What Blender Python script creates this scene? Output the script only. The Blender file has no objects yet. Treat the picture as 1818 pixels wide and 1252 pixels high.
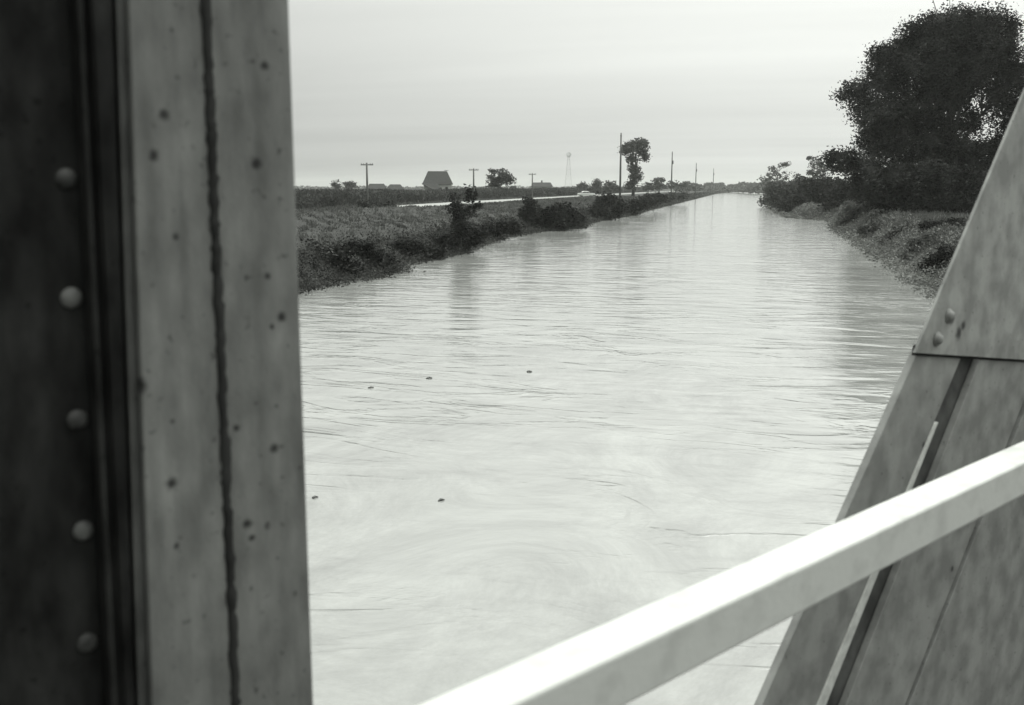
import bpy, math, random
import numpy as np
from mathutils import Vector, Matrix

scene = bpy.context.scene
COL = scene.collection
rad = math.radians

# ------------------------------------------------------------------ camera
EYE = np.array([0.0, 0.0, 5.0])            # water level is z = 0, river runs along +Y
PITCH, YAW, FPX = rad(9.4), rad(13.66), 1770.0
cd = bpy.data.cameras.new("camera")
cam = bpy.data.objects.new("camera", cd); COL.objects.link(cam)
cam.location = Vector(EYE)
cam.rotation_euler = (math.pi / 2 - PITCH, 0, YAW)
cd.sensor_width = 36.0; cd.lens = 36.0 * FPX / 1818.0
cd.clip_start = 0.05; cd.clip_end = 20000
cd.dof.use_dof = True; cd.dof.focus_distance = 70.0; cd.dof.aperture_fstop = 5.6
scene.camera = cam

# ------------------------------------------------------------------ sky, sun, exposure
TINT = (0.975, 1.0, 0.955)                  # the print's faint green-grey cast
SUN_EL, SUN_AZ = rad(52), rad(26)           # azimuth from +Y towards +X
world = bpy.data.worlds.new("World"); scene.world = world; world.use_nodes = True
nt = world.node_tree; nt.nodes.clear()
def N(t, k, **kw):
    n = t.nodes.new(k)
    for a, b in kw.items(): setattr(n, a, b)
    return n
out = N(nt, "ShaderNodeOutputWorld"); bg = N(nt, "ShaderNodeBackground")
sky = N(nt, "ShaderNodeTexSky", sky_type='NISHITA', sun_disc=False, sun_elevation=SUN_EL, sun_rotation=SUN_AZ)
bw = N(nt, "ShaderNodeRGBToBW"); nt.links.new(sky.outputs[0], bw.inputs[0])
tc = N(nt, "ShaderNodeTexCoord"); sep = N(nt, "ShaderNodeSeparateXYZ"); nt.links.new(tc.outputs['Generated'], sep.inputs[0])
def M_(t, op, a, b=None, c=None, clamp=False):
    n = N(t, "ShaderNodeMath", operation=op, use_clamp=clamp)
    for i, v in enumerate((a, b, c)):
        if v is None: continue
        if isinstance(v, (int, float)): n.inputs[i].default_value = v
        else: t.links.new(v, n.inputs[i])
    return n.outputs[0]
zc = M_(nt, 'MAXIMUM', sep.outputs[2], 0.0)
# cloud layer: direction projected on a flat deck high above, so bands crowd towards the horizon
den = M_(nt, 'ADD', zc, 0.07)
cx_ = M_(nt, 'DIVIDE', sep.outputs[0], den); cy_ = M_(nt, 'DIVIDE', sep.outputs[1], den)
comb = N(nt, "ShaderNodeCombineXYZ"); nt.links.new(cx_, comb.inputs[0]); nt.links.new(cy_, comb.inputs[1])
mp = N(nt, "ShaderNodeMapping"); mp.inputs['Rotation'].default_value = (0, 0, rad(-8)); mp.inputs['Scale'].default_value = (0.10, 0.42, 1)
nt.links.new(comb.outputs[0], mp.inputs[0])
n1 = N(nt, "ShaderNodeTexNoise"); n1.inputs['Scale'].default_value = 1.3; n1.inputs['Detail'].default_value = 6; n1.inputs['Roughness'].default_value = 0.5
nt.links.new(mp.outputs[0], n1.inputs[0])
# overcast brightness grows from the horizon to the zenith, and towards the veiled sun
el = M_(nt, 'ADD', M_(nt, 'MULTIPLY_ADD', zc, 0.9, 1.0), M_(nt, 'MULTIPLY', M_(nt, 'MULTIPLY', zc, zc), 2.1))
sd = Vector((math.sin(SUN_AZ) * math.cos(SUN_EL), math.cos(SUN_AZ) * math.cos(SUN_EL), math.sin(SUN_EL)))
dot = N(nt, "ShaderNodeVectorMath", operation='DOT_PRODUCT'); dot.inputs[1].default_value = sd
nt.links.new(tc.outputs['Generated'], dot.inputs[0])
glow = M_(nt, 'POWER', M_(nt, 'MAXIMUM', dot.outputs['Value'], 0.0), 1.5)
glow = M_(nt, 'MULTIPLY_ADD', glow, 1.4, 0.24)
cl = M_(nt, 'MULTIPLY_ADD', n1.outputs[0], 0.5, 0.75)
b = M_(nt, 'MULTIPLY', M_(nt, 'MULTIPLY', el, glow), cl)
skyp = M_(nt, 'MULTIPLY', bw.outputs[0], 0.05)
val = M_(nt, 'MULTIPLY_ADD', b, 0.765, M_(nt, 'MINIMUM', skyp, 0.05))
cr = N(nt, "ShaderNodeCombineColor")
for i in range(3): nt.links.new(M_(nt, 'MULTIPLY', val, TINT[i]), cr.inputs[i])
nt.links.new(cr.outputs[0], bg.inputs[0]); bg.inputs[1].default_value = 1.0
nt.links.new(bg.outputs[0], out.inputs[0])

sl = bpy.data.lights.new("sun", 'SUN'); sl.energy = 0.7; sl.angle = rad(25); sl.color = (1.0, 0.99, 0.96)
so = bpy.data.objects.new("sun", sl); COL.objects.link(so)
so.rotation_euler = (-sd).to_track_quat('-Z', 'Y').to_euler(); so.location = (0, 0, 60)

vs = scene.view_settings
vs.view_transform = 'Standard'; vs.look = 'None'; vs.exposure = 0.0; vs.gamma = 1.0; vs.use_curve_mapping = False
cy = scene.cycles
cy.max_bounces = 6; cy.diffuse_bounces = 3; cy.glossy_bounces = 3; cy.transmission_bounces = 2
cy.volume_bounces = 1; cy.transparent_max_bounces = 8; cy.use_denoising = True

# ------------------------------------------------------------------ survey helpers (photo pixel -> place in the world)
_fw = np.array([-math.sin(YAW), math.cos(YAW), 0.0]); _R = np.array([math.cos(YAW), math.sin(YAW), 0.0]); _Z = np.array([0, 0, 1.0])
_F = _fw * math.cos(PITCH) - _Z * math.sin(PITCH); _U = _fw * math.sin(PITCH) + _Z * math.cos(PITCH)
def ray(x, y): return (x - 909) * _R + (626 - y) * _U + FPX * _F
def at_z(x, y, z):
    d = ray(x, y); return EYE + d * ((z - 5) / d[2])
def at_d(x, y, D):
    d = ray(x, y); return EYE + d * (D / (d @ _fw))
AX = rad(33.6)                               # compass direction of the bridge
_a = np.array([math.sin(AX), math.cos(AX), 0.0]); _n = np.array([-math.cos(AX), math.sin(AX), 0.0])
def uz(x, y, p):                             # on the upright plane p metres out from the eye
    d = ray(x, y); q = d * (p / (d @ _n)); return float(q @ _a), float(q[2])

# ------------------------------------------------------------------ materials
def grey(v): return (v * TINT[0], v * TINT[1], v * TINT[2], 1)
def mat(name, lo, hi, scale=3.0, rough=0.8, detail=4, stretch=(1, 1, 1), bump=0.0, bscale=None, spec=0.3, pos=(0.3, 0.7), trans=0.0, coord='Object'):
    m = bpy.data.materials.new(name); m.use_nodes = True; t = m.node_tree; t.nodes.clear()
    o = N(t, "ShaderNodeOutputMaterial"); p = N(t, "ShaderNodeBsdfPrincipled")
    p.inputs['Roughness'].default_value = rough; p.inputs['Specular IOR Level'].default_value = spec
    c = N(t, "ShaderNodeTexCoord"); mpn = N(t, "ShaderNodeMapping"); mpn.inputs['Scale'].default_value = stretch
    t.links.new(c.outputs[coord], mpn.inputs[0])
    n = N(t, "ShaderNodeTexNoise"); n.inputs['Scale'].default_value = scale; n.inputs['Detail'].default_value = detail
    t.links.new(mpn.outputs[0], n.inputs[0])
    r = N(t, "ShaderNodeValToRGB"); r.color_ramp.elements[0].position, r.color_ramp.elements[1].position = pos
    r.color_ramp.elements[0].color = grey(lo); r.color_ramp.elements[1].color = grey(hi)
    t.links.new(n.outputs[0], r.inputs[0]); t.links.new(r.outputs[0], p.inputs['Base Color'])
    if bump:
        bn = N(t, "ShaderNodeTexNoise"); bn.inputs['Scale'].default_value = bscale or scale * 4; bn.inputs['Detail'].default_value = 5
        t.links.new(mpn.outputs[0], bn.inputs[0])
        bp = N(t, "ShaderNodeBump"); bp.inputs['Strength'].default_value = 1.0; bp.inputs['Distance'].default_value = bump
        t.links.new(bn.outputs[0], bp.inputs['Height']); t.links.new(bp.outputs[0], p.inputs['Normal'])
    if trans:
        tr = N(t, "ShaderNodeBsdfTranslucent"); t.links.new(r.outputs[0], tr.inputs[0])
        mx = N(t, "ShaderNodeMixShader"); mx.inputs[0].default_value = trans
        t.links.new(p.outputs[0], mx.inputs[1]); t.links.new(tr.outputs[0], mx.inputs[2]); t.links.new(mx.outputs[0], o.inputs[0])
    else: t.links.new(p.outputs[0], o.inputs[0])
    return m

def steel(name, lo, hi, spots=(), streak=True):
    """weathered painted steel: mottled, streaked down its length, with rust pits where the photo has them (object space)"""
    m = mat(name, lo, hi, 26 if streak else 11, 0.62, 9, (1, 1, 0.45 if streak else 1), 0.0006 if streak else 0.0004, 240 if streak else 130, 0.35, (0.3, 0.72) if streak else (0.38, 0.62))
    t = m.node_tree; p = next(n for n in t.nodes if n.type == 'BSDF_PRINCIPLED')
    base = p.inputs['Base Color'].links[0].from_socket
    c = N(t, "ShaderNodeTexCoord")
    # long vertical streaks
    mp2 = N(t, "ShaderNodeMapping"); mp2.inputs['Scale'].default_value = (1, 1, 0.06); t.links.new(c.outputs['Object'], mp2.inputs[0])
    n2 = N(t, "ShaderNodeTexNoise"); n2.inputs['Scale'].default_value = 42; n2.inputs['Detail'].default_value = 3; t.links.new(mp2.outputs[0], n2.inputs[0])
    f = M_(t, 'MULTIPLY_ADD', n2.outputs[0], 0.9, 0.55) if streak else M_(t, 'MULTIPLY_ADD', n2.outputs[0], 0.2, 0.9)
    # small specks
    n3 = N(t, "ShaderNodeTexNoise"); n3.inputs['Scale'].default_value = 75; n3.inputs['Detail'].default_value = 2; t.links.new(c.outputs['Object'], n3.inputs[0])
    sp = N(t, "ShaderNodeMapRange"); sp.inputs[1].default_value = 0.66; sp.inputs[2].default_value = 0.74; sp.inputs[3].default_value = 1.0; sp.inputs[4].default_value = 0.45
    t.links.new(n3.outputs[0], sp.inputs[0]); f = M_(t, 'MULTIPLY', f, sp.outputs[0])
    nd = N(t, "ShaderNodeTexNoise"); nd.inputs['Scale'].default_value = 120; t.links.new(c.outputs['Object'], nd.inputs[0])
    for (pt, r_) in spots:
        d = N(t, "ShaderNodeVectorMath", operation='DISTANCE'); t.links.new(c.outputs['Object'], d.inputs[0]); d.inputs[1].default_value = pt
        dd = M_(t, 'MULTIPLY_ADD', nd.outputs[0], r_ * 1.1, M_(t, 'SUBTRACT', d.outputs['Value'], r_ * 0.55))
        mr = N(t, "ShaderNodeMapRange", interpolation_type='SMOOTHSTEP'); mr.inputs[1].default_value = r_ * 0.35; mr.inputs[2].default_value = r_ * 1.7
        mr.inputs[3].default_value = 0.12; mr.inputs[4].default_value = 1.0; t.links.new(dd, mr.inputs[0])
        f = M_(t, 'MULTIPLY', f, mr.outputs[0])
    mx = N(t, "ShaderNodeVectorMath", operation='SCALE'); t.links.new(base, mx.inputs[0]); t.links.new(f, mx.inputs['Scale'])
    t.links.new(mx.outputs[0], p.inputs['Base Color'])
    return m

# ------------------------------------------------------------------ mesh helpers
def tag(o, label=None, cat=None, group=None, kind=None):
    if label: o["label"] = label
    if cat: o["category"] = cat
    if group: o["group"] = group
    if kind: o["kind"] = kind
    return o
def link(name, me, m, parent=None, smooth=False):
    me.materials.append(m)
    if smooth: me.polygons.foreach_set("use_smooth", [True] * len(me.polygons))
    o = bpy.data.objects.new(name, me); COL.objects.link(o)
    if parent is not None: o.parent = parent
    return o
def empty(name, loc, rz=0.0):
    o = bpy.data.objects.new(name, None); COL.objects.link(o); o.location = loc; o.rotation_euler = (0, 0, rz); o.empty_display_size = 0.2
    return o
class MB:
    def __init__(s): s.v = []; s.f = []
    def add(s, vs, fs):
        k = len(s.v); s.v += [tuple(map(float, v)) for v in vs]; s.f += [tuple(i + k for i in f) for f in fs]
    def hexa(s, q):      # 8 corners: bottom 4 ccw, top 4 ccw
        s.add(q, [(0, 3, 2, 1), (4, 5, 6, 7), (0, 1, 5, 4), (1, 2, 6, 5), (2, 3, 7, 6), (3, 0, 4, 7)])
    def box(s, a, b):
        (x0, y0, z0), (x1, y1, z1) = a, b
        s.hexa([(x0, y0, z0), (x1, y0, z0), (x1, y1, z0), (x0, y1, z0), (x0, y0, z1), (x1, y0, z1), (x1, y1, z1), (x0, y1, z1)])
    def tube(s, pts, rs, n=8):
        pts = [Vector(p) for p in pts]; k = len(s.v)
        if isinstance(rs, (int, float)): rs = [rs] * len(pts)
        for i, p in enumerate(pts):
            d = (pts[min(i + 1, len(pts) - 1)] - pts[max(i - 1, 0)]).normalized()
            u = d.orthogonal().normalized() if abs(d.z) > 0.9 else d.cross(Vector((0, 0, 1))).normalized()
            if abs(d.z) > 0.9: u = Vector((1, 0, 0)) - d * d.x; u.normalize()
            w = d.cross(u)
            for j in range(n):
                a = 2 * math.pi * j / n; q = p + (u * math.cos(a) + w * math.sin(a)) * rs[i]; s.v.append(tuple(q))
        for i in range(len(pts) - 1):
            for j in range(n):
                a, b_ = k + i * n + j, k + i * n + (j + 1) % n; s.f.append((a, b_, b_ + n, a + n))
        s.f.append(tuple(k + j for j in range(n))[::-1]); s.f.append(tuple(k + (len(pts) - 1) * n + j for j in range(n)))
    def build(s, name, m, parent=None, smooth=False, bevel=0.0):
        me = bpy.data.meshes.new(name); me.from_pydata(s.v, [], s.f); me.update()
        o = link(name, me, m, parent, smooth)
        if bevel:
            md = o.modifiers.new("bevel", 'BEVEL'); md.width = bevel; md.segments = 3; md.limit_method = 'ANGLE'
        return o
def quads(name, V, m, parent=None):           # V: (n,4,3) array of leaf corners
    n = len(V); me = bpy.data.meshes.new(name)
    me.vertices.add(n * 4); me.vertices.foreach_set("co", V.reshape(-1).astype(np.float32))
    me.loops.add(n * 4); me.loops.foreach_set("vertex_index", np.arange(n * 4, dtype=np.int32))
    me.polygons.add(n); me.polygons.foreach_set("loop_start", np.arange(0, n * 4, 4, dtype=np.int32)); me.polygons.foreach_set("loop_total", np.full(n, 4, dtype=np.int32))
    me.update(calc_edges=True)
    return link(name, me, m, parent)
def leaf_quads(C, size, rng, flat=0.5, lean=None, aspect=0.55):
    n = len(C)
    u = rng.normal(size=(n, 3)); u[:, 2] *= flat
    if lean is not None: u += lean
    u /= np.linalg.norm(u, axis=1)[:, None]
    w = rng.normal(size=(n, 3)); w -= (w * u).sum(1)[:, None] * u; w /= np.linalg.norm(w, axis=1)[:, None]
    s = (size * rng.uniform(0.55, 1.35, n))[:, None]
    a = u * s; b_ = w * s * aspect
    V = np.stack([C - a, C - b_ * 0.9 - a * 0.1, C + a, C + b_ - a * 0.1], 1)
    return V
def blade_quads(B, h, wdt, rng, lean=0.25):
    n = len(B); hh = (h * rng.uniform(0.5, 1.3, n))[:, None]
    th = rng.uniform(0, 2 * np.pi, n); d = np.stack([np.cos(th), np.sin(th), np.zeros(n)], 1)
    t = rng.normal(size=(n, 3)) * lean; t[:, 2] = 1; top = B + t * hh
    ww = wdt * rng.uniform(0.6, 1.4, n)[:, None]
    return np.stack([B - d * ww, B + d * ww, top + d * ww * 0.25, top - d * ww * 0.25], 1)

# ------------------------------------------------------------------ terrain
LB = [(-400, -21.5), (46, -21.8), (52, -21.0), (56.5, -20.9), (59, -22.6), (63, -22.6), (72, -22.2), (85, -24.0), (98, -25.0), (112, -24.6), (122, -21.4), (132, -22.8), (150, -24.0), (172, -22.8), (185, -22.8), (215, -24), (340, -26.0), (540, -29), (770, -32.5), (1100, -28), (1400, 30), (1800, 160)]
RB = [(-400, 8.4), (50, 8.6), (65, 8.7), (95, 9.2), (130, 9.9), (156, 11.4), (166, 8.0), (174, 5.4), (222, 3.9), (322, 3.8), (550, 5.1), (940, 6.6), (1100, 14), (1400, 75), (1800, 210)]
def Lx(y): return np.interp(y, [p[0] for p in LB], [p[1] for p in LB])
def Rx(y): return np.interp(y, [p[0] for p in RB], [p[1] for p in RB])
RD = [(-400, -40), (100, -43.5), (125, -47.0), (168, -51.0), (211, -53.0), (290, -55.0), (545, -59), (1000, -62), (1400, -20), (1800, 110)]
def Rd(y): return np.interp(y, [p[0] for p in RD], [p[1] for p in RD])      # near edge of the road
def sm(t): t = np.clip(t, 0, 1); return t * t * (3 - 2 * t)
def wob(x, y): return 0.12 * np.sin(x * 0.9 + 1.3 * np.sin(y * 0.21)) * np.sin(y * 0.37 + x * 0.2) + 0.06 * np.sin(x * 2.3 + y * 1.7)
def gz(x, y):
    x = np.asarray(x, float); y = np.asarray(y, float)
    dl = Lx(y) - x; dr = x - Rx(y)
    zl = -1.6 + 3.6 * sm((dl + 2.2) / 6.5); zr = -1.6 + 3.6 * sm((dr + 2.2) / (7.0))
    z = np.where(dl > -2.5, zl, np.where(dr > -2.5, zr, -1.6))
    rough = np.clip(np.minimum(np.abs(x - Rd(y) + 3.5) - 6, 6), 0, 6) / 6
    z = z + wob(x, y) * rough * np.where((dl > 2) | (dr > 2), 1, 0.4)
    # low levee swell between river and road that hides the nearest stretch of road
    e = dl - 17.0
    z = z + 0.76 * np.exp(-(e / 4.0) ** 2) * (1 - sm((y - 112) / 34)) * (dl > 3)
    return z
ys = np.concatenate([np.linspace(-400, -40, 10), np.arange(-30, 260, 2.0), np.arange(260, 700, 10), np.arange(700, 1800, 40), [2200, 3000, 4500]])
lo_ = np.concatenate([[4000, 2500, 1200, 600, 300, 160, 110, 90, 75], np.arange(66, 8, -1.5), np.arange(8, -2.6, -0.6)])
hi_ = lo_[::-1]
rows = []
for y in ys:
    L, R = float(Lx(y)), float(Rx(y)); xs = np.concatenate([L - lo_, np.linspace(L + 3, R - 3, 6), R + hi_])
    rows.append(np.stack([xs, np.full(len(xs), y), gz(xs, y)], 1))
G = np.stack(rows); ny, nx = G.shape[:2]
idx = np.arange(ny * nx).reshape(ny, nx)
fc = np.stack([idx[:-1, :-1], idx[:-1, 1:], idx[1:, 1:], idx[1:, :-1]], -1).reshape(-1, 4)
me = bpy.data.meshes.new("ground"); me.from_pydata(G.reshape(-1, 3).tolist(), [], fc.tolist()); me.update()
m_ground = mat("mown_grass_ground", 0.035, 0.075, 0.6, 0.95, 12, (1.6, 0.7, 1), 0.15, 5.0, 0.1)
ground = link("ground", me, m_ground, smooth=True); tag(ground, kind="structure")

# water: muddy flood water, slightly glossy, real ripples by bump
mw = bpy.data.materials.new("flood_water"); mw.use_nodes = True; t = mw.node_tree
p = t.nodes['Principled BSDF']; p.inputs['IOR'].default_value = 1.5; p.inputs['Roughness'].default_value = 0.09; p.inputs['Specular IOR Level'].default_value = 0.5
c = N(t, "ShaderNodeTexCoord")
def wn(scale, st, detail, rot=0, dist=0.0, rg=0.5):
    m_ = N(t, "ShaderNodeMapping"); m_.inputs['Scale'].default_value = st; m_.inputs['Rotation'].default_value = (0, 0, rot); t.links.new(c.outputs['Object'], m_.inputs[0])
    n = N(t, "ShaderNodeTexNoise"); n.inputs['Scale'].default_value = scale; n.inputs['Detail'].default_value = detail; n.inputs['Distortion'].default_value = dist; n.inputs['Roughness'].default_value = rg
    t.links.new(m_.outputs[0], n.inputs[0]); return n.outputs[0]
swirl = wn(0.30, (1, 0.75, 1), 12, 0.3, 1.2, 0.78)
rr = N(t, "ShaderNodeValToRGB"); rr.color_ramp.elements[0].position = 0.36; rr.color_ramp.elements[1].position = 0.62
rr.color_ramp.elements[0].color = grey(0.22); rr.color_ramp.elements[1].color = grey(0.33)
t.links.new(swirl, rr.inputs[0]); t.links.new(rr.outputs[0], p.inputs['Base Color'])
fine = wn(2.2, (0.8, 1.5, 1), 4, 0.25, 0.4)
mid = wn(0.55, (0.6, 1.4, 1), 1.5, 0.12, 0.8)
ridge = wn(0.28, (0.7, 1.6, 1), 4, 0.2, 1.6)
rg = M_(t, 'ABSOLUTE', M_(t, 'SUBTRACT', ridge, 0.5)); rg = M_(t, 'SUBTRACT', 1.0, M_(t, 'MULTIPLY', rg, 22.0, clamp=True))
patch = wn(0.12, (1, 1, 1), 2, 0, 0); pm = N(t, "ShaderNodeMapRange"); pm.inputs[1].default_value = 0.42; pm.inputs[2].default_value = 0.56; t.links.new(patch, pm.inputs[0])
rg = M_(t, 'MULTIPLY', rg, pm.outputs[0])
h = M_(t, 'MULTIPLY_ADD', fine, 0.013, M_(t, 'MULTIPLY', mid, 0.070)); h = M_(t, 'MULTIPLY_ADD', rg, 0.013, h)
bp = N(t, "ShaderNodeBump"); bp.inputs['Strength'].default_value = 1.0; bp.inputs['Distance'].default_value = 1.0
t.links.new(h, bp.inputs['Height']); t.links.new(bp.outputs[0], p.inputs['Normal'])
b_ = MB()
wy = [-400] + list(range(-40, 260, 4)) + list(range(260, 1800, 40)) + [1800]
vsx = []
for y in wy: vsx += [(float(Lx(y)) - 2.2, y, 0.0), (float(Rx(y)) + 2.2, y, 0.0)]
b_.add(vsx, [(2 * i, 2 * i + 1, 2 * i + 3, 2 * i + 2) for i in range(len(wy) - 1)])
water = b_.build("water", mw, smooth=True); tag(water, kind="structure")

# road: pale gravel
m_road = mat("pale_road", 0.27, 0.36, 0.8, 0.9, 5, (1, 0.2, 1), 0.01, 8)
b_ = MB(); yy = [y for y in list(range(-400, 100, 50)) + list(range(100, 420, 8)) + list(range(420, 1800, 30))]
vv = []
for y in yy: x = float(Rd(y)); vv += [(x - 7.0, y, 2.10), (x, y, 2.10), (x + 0.5, y, 1.95), (x - 7.5, y, 1.95)]
ff = []
for i in range(len(yy) - 1):
    k = 4 * i; ff += [(k, k + 1, k + 5, k + 4), (k + 1, k + 2, k + 6, k + 5), (k + 3, k, k + 4, k + 7)]
b_.add(vv, ff); road = b_.build("road", m_road); tag(road, kind="structure")

# ------------------------------------------------------------------ vegetation
m_big = mat("dark_leaves", 0.008, 0.10, 0.45, 0.9, 5, trans=0.08, spec=0.04, pos=(0.38, 0.68))
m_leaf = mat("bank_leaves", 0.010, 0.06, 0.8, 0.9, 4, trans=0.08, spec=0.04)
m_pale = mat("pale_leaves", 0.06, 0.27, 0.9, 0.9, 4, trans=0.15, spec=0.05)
m_far = mat("far_leaves", 0.06, 0.12, 0.3, 0.85, 3, trans=0.15, spec=0.1)  # lighter than the near leaves, distance haze put into the colour
m_weed = mat("weed_leaves", 0.02, 0.10, 0.7, 0.9, 5, trans=0.1, spec=0.05)
m_bark = mat("bark", 0.03, 0.09, 6, 0.9, 5, (1, 1, 0.2), 0.02)
m_grass = mat("tall_grass", 0.065, 0.16, 0.22, 0.9, 6, (1.5, 0.6, 1), trans=0.2, spec=0.1)

def crown_points(blobs, n, clump, rng, shell=0.55):
    """blobs: (centre xyz, radii xyz in the camera-right/forward/up frame); leaves gather in clumps, gaps between"""
    vol = np.array([b[1][0] * b[1][2] for b in blobs]); vol = vol / vol.sum(); P = []
    for (c0, r), w in zip(blobs, vol):
        k = max(4, int(n * w / 26)); d = rng.normal(size=(k, 3)); d /= np.linalg.norm(d, axis=1)[:, None]
        rr_ = rng.uniform(0.15, 1, k) ** shell; q = d * rr_[:, None] * np.array(r) * 0.95
        cen = c0 + q[:, :1] * _R + q[:, 1:2] * _fw + q[:, 2:] * _Z
        cs = clump * rng.uniform(0.5, 1.4, k)
        m_ = 26
        off = np.clip(rng.normal(size=(k, m_, 3)), -1.7, 1.7) * cs[:, None, None] * np.array([1, 1, 0.6])
        P.append((cen[:, None, :] + off).reshape(-1, 3))
    return np.concatenate(P)
def tree(name, label, cat, bx, D, blobs, n, leaf, m=None, group=None, seed=1, trunk=0.25, clump=None, base=None, limbs=7, lean=(0, 0)):
    """blobs in photo pixels (x, y, rx, ry[, depth factor]) surveyed at distance D"""
    rng = np.random.default_rng(seed); s = D / 1794.0
    p0 = at_d(bx, 333, D); z0 = float(gz(p0[0], p0[1])) if base is None else base
    p0 = np.array([p0[0], p0[1], max(z0, -0.3) - 0.1])
    B = [(at_d(b[0], b[1], D) + _fw * rng.uniform(-0.5, 0.5) * b[2] * s, (b[2] * s, (b[4] if len(b) > 4 else 0.8) * (b[2] + b[3]) / 2 * s, b[3] * s)) for b in blobs]
    root = empty(name, tuple(p0)); tag(root, label, cat, group)
    C = crown_points(B, n, clump or 2.6 * leaf, rng)
    C = C[C[:, 2] > gz(C[:, 0], C[:, 1]).clip(0.03)]
    V = leaf_quads(C, leaf, rng) - p0
    quads("foliage" if name in ("shrub", "sapling", "bush") else "crown", V, m or m_leaf, root)
    tb = MB(); top = max(b[0][2] for b in B); mid_ = np.mean([b[0] for b in B], 0)
    wts = sorted(B, key=lambda b: -b[1][0] * b[1][2])
    tgt = np.array([mid_[0], mid_[1], z0 + 0.62 * (top - z0)]) - p0
    h1 = tgt * 0.5 + rng.normal(size=3) * 0.02 * np.linalg.norm(tgt); h1[0] *= 0.6; h1[1] *= 0.6
    tb.tube([(0, 0, -0.3), tuple(h1 * 0.3), tuple(h1), tuple(tgt)], [trunk * 1.25, trunk, trunk * 0.75, trunk * 0.4], 8)
    for b in wts[:limbs]:
        st = h1 * rng.uniform(0.7, 1.0) + (tgt - h1) * rng.uniform(0, 0.6); e = b[0] - p0
        md = (st + e) / 2 + np.array([0, 0, 0.12 * np.linalg.norm(e - st)])
        tb.tube([tuple(st), tuple(md), tuple(e)], [trunk * 0.42, trunk * 0.28, trunk * 0.1], 6)
        for _ in range(3):
            q = e + rng.normal(size=3) * np.array(b[1]) * 0.55; tb.tube([tuple(md), tuple((md + q) / 2 + rng.normal(size=3) * 0.05 * b[1][0]), tuple(q)], [trunk * 0.2, trunk * 0.12, trunk * 0.05], 5)
    tb.build("stem" if name in ("shrub", "sapling", "bush") else "trunk", m_bark, root, True)
    return root

# big tree on the right bank
tree("shade_tree", "huge dark leafy tree towering over the right bank", "tree", 1700, 116,
     [(1630, 68, 46, 30), (1690, 50, 60, 36), (1765, 60, 60, 50), (1568, 100, 28, 20), (1650, 120, 72, 55), (1572, 135, 44, 38), (1612, 95, 42, 30), (1725, 100, 70, 60), (1522, 165, 32, 22), (1548, 205, 46, 36), (1625, 190, 66, 50), (1690, 165, 50, 30),
      (1556, 252, 42, 34), (1625, 265, 66, 42), (1745, 290, 50, 50), (1700, 300, 60, 42), (1790, 160, 50, 80), (1800, 270, 40, 70), (1590, 225, 40, 30), (1690, 120, 60, 60), (1680, 255, 40, 16), (1725, 215, 26, 30), (1670, 235, 26, 18)],
     180000, 0.16, m_big, seed=3, trunk=0.6, clump=0.62, limbs=14)
tree("spreading_tree", "dark low tree with a bough reaching left below the huge one", "tree", 1610, 112,
     [(1500, 286, 34, 20), (1478, 276, 14, 9), (1545, 296, 40, 18), (1530, 318, 36, 18), (1585, 320, 55, 34), (1640, 325, 60, 42), (1600, 350, 60, 24), (1700, 335, 60, 40), (1700, 360, 70, 20), (1770, 340, 60, 40), (1560, 345, 50, 20), (1650, 360, 60, 18)],
     52000, 0.18, m_big, seed=4, trunk=0.4, clump=0.55, limbs=10)

# shrubs on the promontory and along the right bank
G_r = "shrubs along the right bank"
for i, (lab, bx, D, bl, n, lf, mm) in enumerate([
    ("wide grey-green willow thicket at the far right bend of the river", 1405, 235, [(1395, 345, 30, 24), (1385, 352, 20, 22), (1425, 340, 36, 26), (1405, 362, 32, 16), (1370, 335, 16, 12)], 9000, 0.34, m_far),
    ("rounded dark willow thicket hanging into the water before the far bend", 1450, 190, [(1445, 345, 40, 34), (1430, 362, 42, 20), (1475, 350, 34, 34), (1465, 330, 34, 16), (1400, 366, 22, 14)], 9000, 0.32, m_leaf),
    ("dark bush between the willow thicket and the big tree", 1505, 160, [(1500, 352, 34, 32), (1488, 372, 30, 16), (1520, 340, 34, 24), (1540, 360, 30, 18)], 7000, 0.28, m_leaf),
    ("pale feathery bush at the water under the low bough", 1525, 126, [(1520, 372, 28, 22), (1500, 392, 18, 14), (1545, 366, 22, 14), (1535, 388, 22, 14), (1494, 402, 11, 9), (1508, 378, 10, 18)], 9000, 0.15, m_pale),
    ("small pale bush where grass slope meets water", 1560, 98, [(1555, 404, 18, 15), (1542, 418, 16, 10), (1575, 412, 16, 12), (1530, 408, 10, 10)], 4500, 0.12, m_pale),
    ("dark weedy bush on the slope above the rippled reflections", 1600, 84, [(1597, 426, 20, 17), (1615, 418, 18, 18), (1580, 442, 15, 9), (1625, 432, 14, 14)], 6000, 0.12, m_leaf),
    ("light leafy bush half way down the right bank", 1640, 68, [(1632, 440, 20, 20), (1612, 458, 15, 12), (1655, 428, 20, 22), (1640, 462, 18, 12)], 7000, 0.10, m_pale),
    ("dark leafy bush behind the light one on the right bank", 1670, 74, [(1668, 412, 20, 16), (1690, 405, 22, 16), (1650, 405, 14, 10)], 6000, 0.11, m_leaf),
    ("dark bush at the water's edge beside the diagonal beam", 1675, 57, [(1658, 482, 22, 22), (1682, 462, 24, 28), (1645, 498, 13, 9), (1710, 470, 26, 30), (1668, 498, 22, 10)], 9000, 0.09, m_big)]):
    tree("shrub", lab, "shrub", bx, D, bl, n, lf, mm, G_r, seed=20 + i, trunk=0.08, clump=lf * 2.3, limbs=4)
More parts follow.
